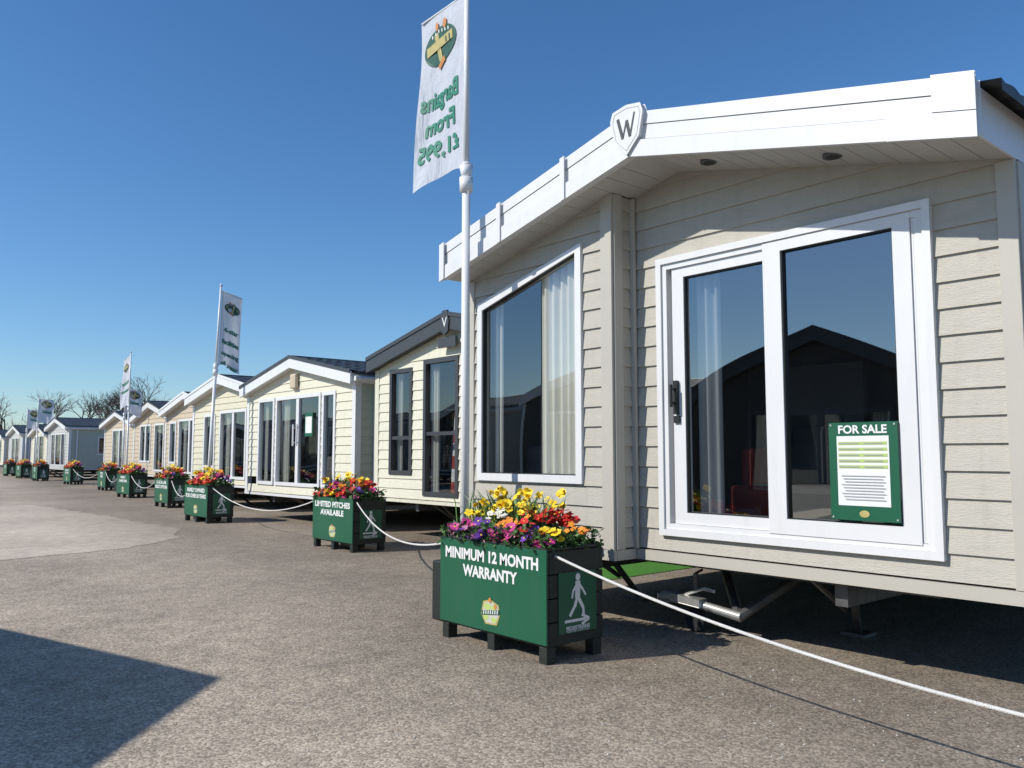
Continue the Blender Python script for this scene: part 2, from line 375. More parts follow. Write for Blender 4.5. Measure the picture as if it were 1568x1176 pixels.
# ------------------------------------------------------------ caravan A (near one)
def near_caravan():
    YC=3.625
    e=empty('static_caravan',(4.72,YC,0))
    hw=2.16; z0=.62; L=11.5; zp=3.34; s=.2336; XF=-.52; BAY=-.24
    zf=lambda y: zp-abs(y)*s
    yb=.445
    P=frame((0,0,0),(0,1,0),(-1,0,0)); PB=frame((BAY,0,0),(0,1,0),(-1,0,0))
    dq=quad(-1.743,.198,.725,2.72)
    wall('door_wall',P,[(-hw,z0),(yb,z0),(yb,zf(yb)),(0,zp),(-hw,zf(hw))],[list(dq)],M['cladA'],e,pitch=.1475)
    wq=[(.742,1.075),(2.013,1.075),(2.013,2.613),(.742,2.917)]
    wall('bay_wall',PB,[(yb,z0),(hw,z0),(hw,zf(hw)),(yb,zf(yb))],[list(wq)],M['cladA'],e,pitch=.1475)
    PR=frame((0,yb,0),(1,0,0),(0,-1,0))
    wall('bay_return',PR,[(BAY,z0),(0,z0),(0,zf(yb)),(BAY,zf(yb))],[],M['cladA'],e,pitch=.1475)
    for sg in (-1,1):
        Ps=frame((0,sg*hw,0),(1,0,0),(0,sg,0))
        x0=BAY if sg>0 else 0
        hs=[quad(1.5,2.7,1.2,2.3),quad(5,5.9,.75,2.5)]
        wall('side_wall',Ps,[(x0,z0),(L,z0),(L,zf(hw)),(x0,zf(hw))],[list(h) for h in hs],M['cladA'],e,pitch=.1475)
        for h in hs: window(Ps,h,.06,e,M['white'],M['glassd'])
    b=MB(); b.poly([(L,-hw,z0),(L,hw,z0),(L,hw,zf(hw)),(L,0,zp),(L,-hw,zf(hw))]); b.out('rear_wall',M['cladA'],e)
    b=MB()
    b.box(-.024,.0,-hw-.012,-hw+.085,z0-.01,zf(hw)); b.box(0.001,.09,-hw-.022,-hw-.002,z0-.01,zf(hw)-.01)
    b.box(BAY-.024,BAY,yb-.012,yb+.10,z0-.01,zf(yb)+.0); b.box(BAY+.001,BAY+.09,yb-.024,yb-.002,z0-.01,zf(yb))
    b.box(-.05,-.0215,yb-.045,yb-.004,z0-.01,zf(yb)-.005)
    b.box(BAY-.024,BAY,hw-.085,hw+.012,z0-.01,zf(hw)); b.box(BAY+.001,.09,hw+.002,hw+.024,z0-.01,zf(hw)-.01)
    b.out('corner_trim',M['trimA'],e,bevel=.004)
    b=MB(); b.box(-.03,0,-hw-.02,yb-.025,z0-.085,z0-.012); b.box(BAY-.03,BAY,yb-.02,hw+.02,z0-.085,z0-.012); b.box(BAY+.001,-.031,yb-.022,yb+.01,z0-.085,z0-.012)
    b.box(.001,L,-hw-.02,-hw+.02,z0-.085,z0-.012); b.box(BAY+.001,L,hw-.02,hw+.02,z0-.085,z0-.012)
    b.out('skirt_trim',M['trimA'],e)
    window(PB,wq,.062,e,M['white'],M['glassb'],n=.035,name='bay_window')
    b=MB()
    b.ring(P,dq,inset(dq,.045),-.08,.045)
    b.ring(P,inset(dq,.046),inset(dq,.085),-.08,.028)
    b.ring(P,quad(-1.656,-1.63,.812,2.634),quad(-1.643,-1.642,.82,2.62),-.02,.022)
    q=quad(-.74,.075,.812,2.634); b.ring(P,q,quad(-.684,-.026,.89,2.563),-.06,.012)
    q=quad(-1.628,-.684,.800,2.665); b.ring(P,q,quad(-1.528,-.81,.895,2.60),-.03,.035)
    b.out('sliding_door_frame',M['white'],e,bevel=.004)
    b=MB()
    b.ring(P,quad(-.684,-.026,.89,2.563),quad(-.676,-.034,.898,2.555),-.03,.004)
    b.ring(P,quad(-1.528,-.81,.895,2.60),quad(-1.520,-.818,.903,2.592),-.02,.024)
    b.ring(PB,inset(wq,.062),inset(wq,.070),-.02,.018)
    b.out('glazing_gasket',M['black'],e)
    g=MB(); g.poly([P(u,v,-.02) for u,v in quad(-.684,-.026,.89,2.563)]); g.poly([P(u,v,0.0) for u,v in quad(-1.528,-.81,.895,2.60)]); g.out('door_glass',M['glass'],e)
    b=MB(); b.box(-.045,-.014,.025,.055,1.58,1.82); b.tube((-.045,.04,1.66),(-.085,.04,1.66),.01,.01); b.tube((-.045,.04,1.76),(-.085,.04,1.76),.01,.01); b.tube((-.085,.04,1.63),(-.085,.04,1.79),.011,.011)
    b.box(-.03,-.014,.015,.065,1.52,1.57)
    b.out('door_handle',M['black'],e)
    b=MB(); ew=2.175
    for sg in (-1,1):
        sloped(b,XF,XF+.05,0,sg*ew,zf,0,.28)
        sloped(b,XF-.034,XF-.001,0,sg*ew,zf,-.015,.095)
        sloped(b,XF-.012,XF-.001,0,sg*ew,zf,.110,.200)
        sloped(b,XF-.018,XF-.001,0,sg*ew,zf,.212,.295)
    sloped(b,XF-.046,XF-.0345,-1.76,-ew-.01,zf,-.02,.108)
    sloped(b,XF-.046,XF-.0345,-1.99,-ew-.01,zf,.1095,.30)
    sloped(b,XF-.046,XF-.0345,.62,.66,zf,-.02,.30)
    sloped(b,XF-.046,XF-.0345,1.36,1.40,zf,-.02,.30)
    sloped(b,XF-.046,XF-.0345,ew-.05,ew+.01,zf,-.02,.30)
    b.out('fascia',M['white'],e,bevel=.003)
    b=MB()
    for sg in (-1,1):
        sloped(b,XF-.0045,XF-.0005,0,sg*ew,zf,.0955,.1095); sloped(b,XF-.0045,XF-.0005,0,sg*ew,zf,.2005,.2115)
    b.out('fascia_groove',M['badge'],e)
    b=MB()
    for sg in (-1,1):
        y0,y1=sorted((sg*(ew-.012),sg*ew)); b.box(XF+.051,L+.1,y0,y1,zf(ew)-.0,zf(ew)+.25)
    b.out('eave_board',M['white'],e)
    b=MB()
    for sg in (-1,1):
        y=0
        while y<ew-.02:
            y2=min(y+.145,ew-.005)
            xe=BAY if (sg>0 and y>=yb-.08) else 0
            xe+=.01
            b.prism([(XF+.051,sg*y,zf(y)),(XF+.051,sg*(y2-.005),zf(y2-.005)),(xe,sg*(y2-.005),zf(y2-.005)),(xe,sg*y,zf(y))],(0,0,.02)); y=y2
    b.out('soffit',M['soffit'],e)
    b=MB()
    dl=((-.45,-.27),(-1.31,-.27))
    for (y,x) in dl: b.tube((x,y,zf(y)-.014),(x,y,zf(y)+.03),.055,.055,20)
    b.out('downlight_rim',M['chassis'],e)
    b=MB()
    for (y,x) in dl: b.tube((x,y,zf(y)-.016),(x,y,zf(y)-.0145),.038,.038,20)
    b.out('downlight_lens',M['black'],e)
    PE=frame((XF-.054,0,0),(0,-1,0),(-1,0,0))
    sh=[(-.14,3.60),(-.105,3.44),(0,3.335),(.105,3.44),(.14,3.60),(.12,3.655),(0,3.675),(-.12,3.655)]
    b=MB(); b.prism([PE(u,v,0) for u,v in sh],(.052,0,0)); b.out('emblem_plate',M['white'],e,bevel=.006)
    b=MB(); b.ring(PE,[(u*.90,3.52+(v-3.52)*.90) for u,v in sh],[(u*.86,3.52+(v-3.52)*.86) for u,v in sh],-.001,.002); b.out('emblem_rim',M['badge'],e)
    flat('emblem_letter',[stroke((-.075,3.60),(-.03,3.45),.024),stroke((-.03,3.45),(0.005,3.57),.012),stroke((.005,3.57),(.035,3.45),.024),stroke((.035,3.45),(.075,3.61),.012)],M['dark'],e,PE,.003)
    roof(e,XF+.06,L+.12,2.27,zp+.25,s,M['roof'])
    b=MB(); b.box(.05,L-.05,-hw+.05,hw-.05,z0-.03,z0+.06); b.box(BAY+.04,.049,yb+.05,hw-.05,z0-.03,z0+.06); b.out('floor',M['floor'],e)
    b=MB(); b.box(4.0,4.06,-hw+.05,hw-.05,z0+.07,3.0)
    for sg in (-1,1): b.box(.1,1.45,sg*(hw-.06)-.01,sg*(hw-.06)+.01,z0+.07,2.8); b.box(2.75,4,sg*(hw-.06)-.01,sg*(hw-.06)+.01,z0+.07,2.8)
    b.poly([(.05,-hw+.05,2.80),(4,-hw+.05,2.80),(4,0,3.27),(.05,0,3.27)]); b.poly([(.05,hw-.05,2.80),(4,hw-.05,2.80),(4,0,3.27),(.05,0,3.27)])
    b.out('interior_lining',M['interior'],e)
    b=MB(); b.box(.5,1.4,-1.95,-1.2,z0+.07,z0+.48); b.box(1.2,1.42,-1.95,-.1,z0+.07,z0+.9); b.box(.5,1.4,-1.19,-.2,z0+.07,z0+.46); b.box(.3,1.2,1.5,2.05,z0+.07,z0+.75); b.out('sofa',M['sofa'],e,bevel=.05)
    b=MB(); b.box(.45,.60,-.35,-.05,z0+.07,z0+.45); b.box(.60,.68,-.35,-.05,z0+.07,z0+.72); b.out('dining_chair',M['redf'],e,bevel=.03)
    b=MB(); b.box(.12,.3,-1.16,-1.03,z0+.5,z0+.68); b.out('lamp',M['lett'],e,bevel=.03)
    b=MB(); b.box(3.9,3.99,-1.2,-.1,1.5,2.1); b.box(3.9,3.99,.6,1.6,1.5,2.3); b.out('wall_picture',M['curtaing'],e)
    curtain('bay_curtain',PB,.79,1.30,z0+.2,zf(1.0)-.05,-.09,M['curtain'],e,.025,.085)
    curtain('bay_curtain_left',PB,1.86,1.97,z0+.2,2.62,-.14,M['curtain'],e,.02,.06)
    curtain('door_curtain',P,-.24,-.02,z0+.1,2.60,-.13,M['curtaing'],e,.03,.08)
    curtain('door_curtain_right',P,-1.62,-1.5,z0+.1,2.60,-.18,M['curtaing'],e,.03,.06)
    chassis(e,hw,z0-.05,L,(-.95,1.1))
    Pb=frame((0,-1.32,0),(0,-1,0),(-1,0,0))
    f=empty('for_sale_sign',(4.72,YC,0))
    b=MB(); b.prism([Pb(-.205,.915,.055),Pb(.205,.915,.055),Pb(.205,1.485,.055),Pb(-.205,1.485,.055)],(.012,0,0)); b.out('board',M['green'],f)
    flat('paper',[quad(-.155,.155,1.00,1.405)],M['lett'],f,Pb,.057)
    text('title','FOR SALE',.066,Pb,0,1.441,.0575,M['lett'],f,.002,maxw=.29)
    pl=[];pg=[]
    for k in range(5): pg.append(quad(-.145,.145,1.365-k*.034-.012,1.365-k*.034+.006))
    for k in range(5):
        pl.append(quad(-.14,-.02,1.365-k*.034-.006,1.365-k*.034)); pl.append(quad(.01,.12,1.365-k*.034-.006,1.365-k*.034))
    for k in range(9): pl.append(quad(-.13+.01*(k%3),.13-.012*(k%2),1.175-k*.017-.004,1.175-k*.017))
    flat('green_rows',pg,M['lime'],f,Pb,.0585); flat('print_lines',pl,M['grey'],f,Pb,.0605)
    flat('logo',[circle(0,.955,.03,.02)],M['gold'],f,Pb,.058)
    b=MB()
    for u in (-.19,.19):
        for v_ in (.93,1.47): b.tube(Pb(u,v_,.055),Pb(u,v_,.059),.006,.006,8)
    b.out('fixings',M['badge'],f)
    return e
near_caravan()

# ------------------------------------------------------------ other caravans
B=caravan(7.07,9.5,hw=2.10,z0=.62,zp=3.12,s=.22,th=.20,oh=.13,cl='cream2',fm='dark',frm='dark',
   openings=[(1.05,1.68,.98,2.63,None,(),(1.55,)),(-.13,.74,.68,2.71,None,(),(1.6,)),(-1.6,-.4,.98,2.6,None)],legs=(.75,-1.0))
PBp=frame((-.13,0,0),(0,-1,0),(-1,0,0))
b=MB(); b.prism([PBp(u,v,.05) for u,v in [(-.10,3.2),(-.08,3.05),(0,3.0),(.08,3.05),(.10,3.2),(.06,3.36),(-.06,3.36)]],(.03,0,0)); b.out('emblem_plate',M['dark'],B)
text('emblem_letter','V',.2,PBp,0,3.18,.052,M['lett'],B)
b=MB(); b.prism([PBp(u,v,.0) for u,v in quad(-.22,.2,2.83,2.98)],(.03,0,0)); 
b.out('name_plate',M['dark'],B)
# red and white banded towers added behind the glass for a striped reflection
ra=MB(); wa=MB()
for (yy,z1) in ((1.34,2.35),(.30,2.2)):
    k=0; z=.70
    while z<z1:
        t=(z-.7)/(z1-.7); r=.17-.07*t; (ra if k%2==0 else wa).tube((.38,yy,z),(.38,yy,z+.19),r,r-.007,16); z+=.19; k+=1
    (ra).tube((.38,yy,z),(.38,yy,z+.12),.10,.01,14)
ra.out('added_stripe_tower_red',M['redf'],B,); wa.out('added_stripe_tower_white',M['lett'],B)
C=caravan(7.0,14.35,hw=2.2,z0=.55,zp=2.93,s=.195,th=.19,oh=.14,cl='cream2',sidecl='sage',
   openings=[(-1.54,-1.06,.70,2.40,None),(-1.0,.84,.70,2.40,None,(-.08,)),(.90,1.65,.70,2.40,None)],legs=(.6,-1.0))
b=MB(); b.box(-.1,-.02,-.12,.12,2.52,2.8); b.out('porch_light',M['sand'],C,bevel=.03)
b=MB()
for y in (-.16,.0): b.tube((-.06,y,1.45),(-.06,y,1.85),.016,.016,8); b.box(-.06,-.02,y-.01,y+.01,1.5,1.52); b.box(-.06,-.02,y-.01,y+.01,1.78,1.8)
b.out('door_handles',M['lett'],C)
PC=frame((0,-.55,0),(0,-1,0),(-1,0,0))
b=MB(); b.prism([PC(u,v,.02) for u,v in quad(-.15,.15,1.62,2.05)],(.01,0,0)); b.out('sale_notice',M['green'],C); flat('sale_notice_paper',[quad(-.12,.12,1.68,1.98)],M['lett'],C,PC,.022)
specs=[(7.78,19.75,2.15,3.02,.2,'cream',[(-1.3,.3,.7,2.35,None,(-.5,)),(.6,1.35,.95,2.3,None)],False),
 (8.7,24.8,2.1,2.95,.22,'sand',[(-.9,.9,.7,2.35,None,(0,)),(-1.7,-1.1,1,2.3,None),(1.1,1.7,1,2.3,None)],False),
 (9.3,30.1,2.15,2.95,.24,'sand',[(-1.2,-.2,.7,2.35,None),(.2,1.4,1,2.35,None,(.8,))],True),
 (9.7,35.6,2.1,2.85,.22,'sand',[(-.9,.9,.7,2.3,None,(0,))],True),
 (9.9,47,2.2,2.95,.2,'greyclad',[(-1.5,1.5,.7,2.35,None,(-.6,.6))],True),
 (10.2,53,2.1,2.8,.24,'cream',[(-1.2,1.2,.7,2.35,None,(0,))],True),
 (10.4,61,2.2,2.95,.22,'greyclad',[(-1.2,1.2,.7,2.35,None,(0,))],True),
 (10.7,69,2.2,2.85,.22,'cream',[(-1.2,1.2,.7,2.35,None,(0,))],False)]
for i,(x,y,hw,zp,s,cl,op,dc) in enumerate(specs):
    caravan(x,y,hw=hw,zp=zp,s=s,th=.17 if i%2 else .19,oh=.2,cl=cl,openings=op,fine=False,sidecl='sage' if i in(4,) else None,L=10,darkcap=dc)
# opposite side of the road (seen only in the reflections; casts the corner shadow)
caravan(-2.05,6.40,hw=1.95,zp=3.02,s=.45,th=.18,oh=.1,cl='shadeclad',fm='dark',frm='dark',openings=[(-1.1,1.1,.7,1.95,None,(0,))],rz=math.radians(180-10),fine=False,name='holiday_lodge',L=9,side=False)
for k,(x,y) in enumerate(((-5.5,14),(-5.5,20.5),(-6,27),(-6,33.5),(-6,40),(-6,46.5),(-6,53),(-6,60),(-6,67),(-6,74),(-6,82),(-7,-1),(-7,-8))):
    caravan(x,y,openings=[(-1.2,1.2,.7,2.3,None,(0,))],rz=math.pi,fine=False,L=9,side=False,cl='sage' if k%2 else 'shadeclad')

# ------------------------------------------------------------ flowers
def flowerbed(seed,near):
    rnd=random.Random(seed)
    names=['leaf','leaf2','leafd','red','yellow','magenta','purple','fwhite','forange','pink','heather']
    V=[];F=[];MI=[]
    def poly(pts,m):
        i=len(V); V.extend([tuple(p) for p in pts]); F.append(tuple(range(i,i+len(pts)))); MI.append(names.index(m))
    L=1.0;D=.44
    def leafq(c,d,r,w,m):
        d=Vector(d).normalized(); s=d.cross(Vector((rnd.uniform(-1,1),rnd.uniform(-1,1),1))).normalized()*w
        c=Vector(c); mid=c+d*r*.55+Vector((0,0,.1*r))
        poly([c,mid-s,c+d*r,mid+s],m)
    def flower(c,r,m,cm='yellow',n=5,tilt=.8):
        c=Vector(c); nrm=Vector((rnd.uniform(-1.3,.1)*tilt,rnd.uniform(-1,.4)*tilt,1)).normalized()
        a=nrm.orthogonal().normalized(); b=nrm.cross(a); t0=rnd.uniform(0,6.28)
        for k in range(n):
            t=t0+2*math.pi*k/n; d=a*math.cos(t)+b*math.sin(t); s=nrm.cross(d)
            lift=nrm*r*rnd.uniform(-.05,.35)
            poly([c,c+d*r*.6-s*r*.48+lift*.6,c+d*r*1.0-s*r*.25+lift,c+d*r*1.0+s*r*.25+lift,c+d*r*.6+s*r*.48+lift*.6],m)
        poly([c+nrm*r*.12+(a*math.cos(k*1.256)+b*math.sin(k*1.256))*r*.22 for k in range(5)],cm)
    nl=3400 if near else 600
    for _ in range(nl):
        x=rnd.uniform(-.05,D+.05);y=rnd.uniform(-.05,L+.06)
        hh=.70+.13*rnd.random()**1.3*(1-.3*abs(y-.5))
        sc=1 if near else 1.9
        leafq((x,y,hh-.02),(rnd.uniform(-1,1),rnd.uniform(-1,1),rnd.uniform(-.3,1)),.045*sc*rnd.uniform(.6,1.3),.014*sc,rnd.choice(['leaf','leaf','leafd','leaf2']))
    nb=320 if near else 70
    for _ in range(nb):
        x=rnd.uniform(.1,.38);y=rnd.gauss(.60,.20); h=rnd.uniform(.16,.36); dx=rnd.uniform(-.09,.09);dy=rnd.uniform(-.12,.16); w=.007 if near else .012
        p0=Vector((x,y,.70));p1=p0+Vector((dx*.4,dy*.4,h*.7));p2=p0+Vector((dx*1.3,dy*1.3,h))
        s=Vector((rnd.uniform(-1,1),rnd.uniform(-1,1),0)).normalized()*w
        poly([p0-s,p0+s,p1+s,p1-s],'leaf2'); poly([p1-s,p1+s,p2],'leaf2')
    for _ in range(34 if near else 10):
        x=rnd.uniform(.08,.38);y=rnd.gauss(.62,.16); z=.70+rnd.uniform(.16,.34)
        flower((x,y,z),.038 if near else .055,'yellow','forange' if rnd.random()<.3 else 'yellow',6,1.3)
        c=Vector((x,y,z)); d=Vector((rnd.uniform(-1,.2),rnd.uniform(-1,.3),rnd.uniform(-.2,.6))).normalized(); a=d.orthogonal().normalized(); bb=d.cross(a)
        ring=[c+(a*math.cos(t)+bb*math.sin(t))*.012 for t in (0,1.57,3.14,4.71)]; rg2=[c+d*.03+(a*math.cos(t)+bb*math.sin(t))*.018 for t in (0,1.57,3.14,4.71)]
        for k in range(4): poly([ring[k],ring[(k+1)%4],rg2[(k+1)%4],rg2[k]],'yellow')
    cl=[(.03,.08,'yellow','forange',12,.79),(.0,.3,'forange','yellow',8,.80),(.14,.06,'purple','yellow',18,.79),(.26,.25,'red','yellow',28,.88),(.30,.03,'magenta','yellow',18,.78),
        (.16,.32,'red','yellow',24,.87),(.42,.06,'forange','yellow',9,.85),(.40,.2,'yellow','forange',14,.92),(.55,.06,'fwhite','yellow',10,.88),(.48,.0,'magenta','yellow',14,.75),(.62,.0,'purple','yellow',14,.76),(.56,.0,'purple','yellow',10,.78),
        (.72,.02,'pink','fwhite',14,.77),(.85,.0,'magenta','yellow',14,.76),(.97,.08,'heather','pink',16,.76),(.78,.02,'purple','yellow',10,.75),(.9,.25,'yellow','forange',12,.86),(.78,.3,'red','yellow',8,.82),(.84,.16,'yellow','yellow',10,.86),(.3,.35,'yellow','forange',10,.94),(.22,.04,'red','forange',14,.80),(.08,.0,'magenta','yellow',10,.75)]
    if not near:
        rnd.shuffle(cl); cl=[(c[0],c[1],rnd.choice(['red','yellow','red','magenta','forange','red','purple']),'yellow',c[4],c[5]) for c in cl]
    for (y,x,m,cm,n,z) in cl:
        for _ in range(n if near else max(3,n//2)):
            flower((x+rnd.gauss(0,.045),y+rnd.gauss(0,.05),z+rnd.gauss(0,.022)),(.030 if near else .045)*rnd.uniform(.75,1.2),m,cm)
    for _ in range(500 if near else 60):
        x=rnd.uniform(-.05,.12);y=rnd.choice([rnd.uniform(.6,1.04),rnd.uniform(.1,1)]); z=.69+rnd.uniform(0,.08)
        leafq((x,y,z),(rnd.uniform(-1,.5),rnd.uniform(-1,1),1),.03 if near else .06,.006,rnd.choice(['heather','pink','leafd','leaf']))
    me=bpy.data.meshes.new('flowers'); me.from_pydata(V,[],F); me.update()
    for n_ in names: me.materials.append(M[n_])
    me.polygons.foreach_set('material_index',MI)
    return me
FB=[flowerbed(1,True),flowerbed(2,False),flowerbed(3,False)]

def logo(P,u,v,k,n,e):
    flat('logo_back',[[(u-.11*k,v-.02*k),(u-.06*k,v-.09*k),(u+.07*k,v-.085*k),(u+.105*k,v-.01*k),(u+.09*k,v+.06*k),(u-.0*k,v+.09*k),(u-.085*k,v+.07*k)]],M['gold'],e,P,n)
    flat('logo_trim',[[(u-.095*k,v-.02*k),(u-.05*k,v-.078*k),(u+.06*k,v-.073*k),(u+.09*k,v-.01*k),(u+.075*k,v+.05*k),(u-.0*k,v+.075*k),(u-.07*k,v+.058*k)]],M['soffit'],e,P,n+.0006)
    flat('logo_leaf',[circle(u-.035*k,v+.035*k,.04*k,.025*k,10),circle(u+.04*k,v-.05*k,.035*k,.02*k,10),circle(u-.05*k,v-.04*k,.03*k,.022*k,10),circle(u+.035*k,v+.035*k,.03*k,.02*k,10)],M['lime'],e,P,n+.0012)
    flat('logo_ribbon',[stroke((u-.10*k,v-.015*k),(u+.10*k,v+.01*k),.034*k)],M['dgreen'],e,P,n+.002)
    flat('logo_letters',[stroke((u+(-.078+.026*j)*k,v-.022*k+.003*j*k),(u+(-.074+.026*j)*k,v+.004*k+.003*j*k),.010*k) for j in range(7)],M['lett'],e,P,n+.0026)
    flat('logo_mark',[circle(u+.055*k,v+.045*k,.014*k,.018*k,8),circle(u-.005*k,v+.085*k,.016*k,.02*k,8)],M['orange'],e,P,n+.004)

def planter(x,y,lines,fb,rz=0,w=1.10):
    e=empty('flower_planter',(x,y,0),rz)
    d=.52
    b=MB()
    for k in range(4):
        z0=.106+k*.147; z1=z0+.141
        b.box(.012,.035,0.001,w-.001,z0,z1); b.box(d-.025,d,.001,w-.001,z0,z1)
        b.box(.036,d-.026,.0,.022,z0,z1); b.box(.036,d-.026,w-.022,w,z0,z1)
    for yy in (.0,w/2-.04,w-.08):
        for xx in (.014,d-.094): b.box(xx,xx+.08,yy+.004,yy+.076,0,.105)
    b.box(.03,d-.03,.03,w-.03,.10,.12)
    b.box(.004,.05,-.008,w+.008,.6935,.712); b.box(d-.04,d+.008,-.008,w+.008,.6935,.712); b.box(.0505,d-.0405,-.008,.035,.6935,.712); b.box(.0505,d-.0405,w-.035,w+.008,.6935,.712)
    b.out('timber_box',M['timber'],e,bevel=.004)
    box('soil',.04,d-.04,.03,w-.03,.6,.672,M['soil'],e)
    b=MB(); b.box(-.002,.010,-.012,w+.006,.12,.70); b.out('front_board',M['green'],e,bevel=.002)
    P=frame((0,w/2,0),(0,-1,0),(-1,0,0))
    n=len(lines)
    ys=[.605,.495] if n==2 else [.62,.54,.46]
    for l,v in zip(lines,ys):
        text('lettering',l,.103,P,0,v,.004,M['lett'],e,.004,maxw=min(.98,.072*len(l)))
    logo(P,.02,.25,.92,.004,e)
    Q=frame((d/2+.02,0,0),(1,0,0),(0,-1,0))
    b=MB(); b.prism([Q(u,v,.006) for u,v in quad(-.17,.17,.17,.55)],(0,.005,0)); b.out('pedestrian_sign',M['green'] ,e)
    st=[circle(.0,.515,.021,.024,14),stroke((0,.49),(-.005,.385),.045),stroke((-.005,.395),(.045,.32),.026),stroke((.045,.325),(.05,.27),.022),stroke((-.005,.395),(-.03,.33),.026),stroke((-.03,.335),(-.075,.275),.022),
        stroke((.0,.48),(.045,.43),.018),stroke((.045,.43),(.07,.395),.015),stroke((-.0,.48),(-.045,.43),.018),stroke((-.045,.43),(-.055,.385),.015),
        stroke((-.12,.245),(.07,.245),.018),stroke((.03,.275),(.10,.245),.018),stroke((.03,.215),(.10,.245),.018)]
    flat('pictogram',st,M['lett'],e,Q,.0075)
    text('caption','PEDESTRIANS',.035,Q,0,.198,.0075,M['lett'],e,.001)
    text('caption_small','Please keep inside the chain',.018,Q,0,.180,.0075,M['lett'],e)
    o=bpy.data.objects.new('flowers',fb); COL.objects.link(o); o.parent=e; o.location=(.04,.04,0)
    return e
pl=[(3.54,3.80,['MINIMUM 12 MONTH','WARRANTY'],0),(5.56,9.70,['LIMITED PITCHES','AVAILABLE'],1),(5.80,15.5,['FAMILY OWNED','FOR OVER 50 YEARS'],2),(6.72,20.5,['12 & 24 LAB','SELECT OPTIONS'],1),
    (7.36,25.85,['FAMILY','OWNED PARK'],2),(8.2,31.6,['SITED','FREE'],1),(8.7,38.9,['PART EX','WELCOME'],2),(8.6,44.9,['SITED','FREE'],1),(8.9,50.5,['SITED','FREE'],2),(9.2,56.3,['SITED','FREE'],1),(3.2,-3.4,['SITED','FREE'],2)]
for i,(x,y,l,f) in enumerate(pl): planter(x,y,l,FB[f],rz=math.radians([0,0,1.5,-2,2,-1,1,0,2,0,0][i]))

# ------------------------------------------------------------ ropes
def rope(p,q,sag,r=.0085):
    b=MB(); p=Vector(p);q=Vector(q); n=40; prev=None
    for k in range(n+1):
        t=k/n; c=p.lerp(q,t)-Vector((0,0,4*sag*t*(1-t)))
        if prev is not None: b.tube(prev,c,r,r,7,False)
        prev=c
    return b.out('barrier_rope',M['rope'],None,True)
rope((3.62,3.79,.66),(3.30,-2.3,.66),.33)
rope((3.62,4.91,.66),(5.62,9.69,.66),.20)
rope((5.65,10.81,.66),(5.9,15.49,.66),.28)
rope((5.9,16.6,.66),(6.8,20.49,.66),.28)
rope((6.8,21.6,.66),(7.4,25.8,.66),.28)
rope((7.4,27,.66),(8.2,31.6,.66),.28)
rope((8.3,32.7,.66),(8.8,38.9,.66),.3)

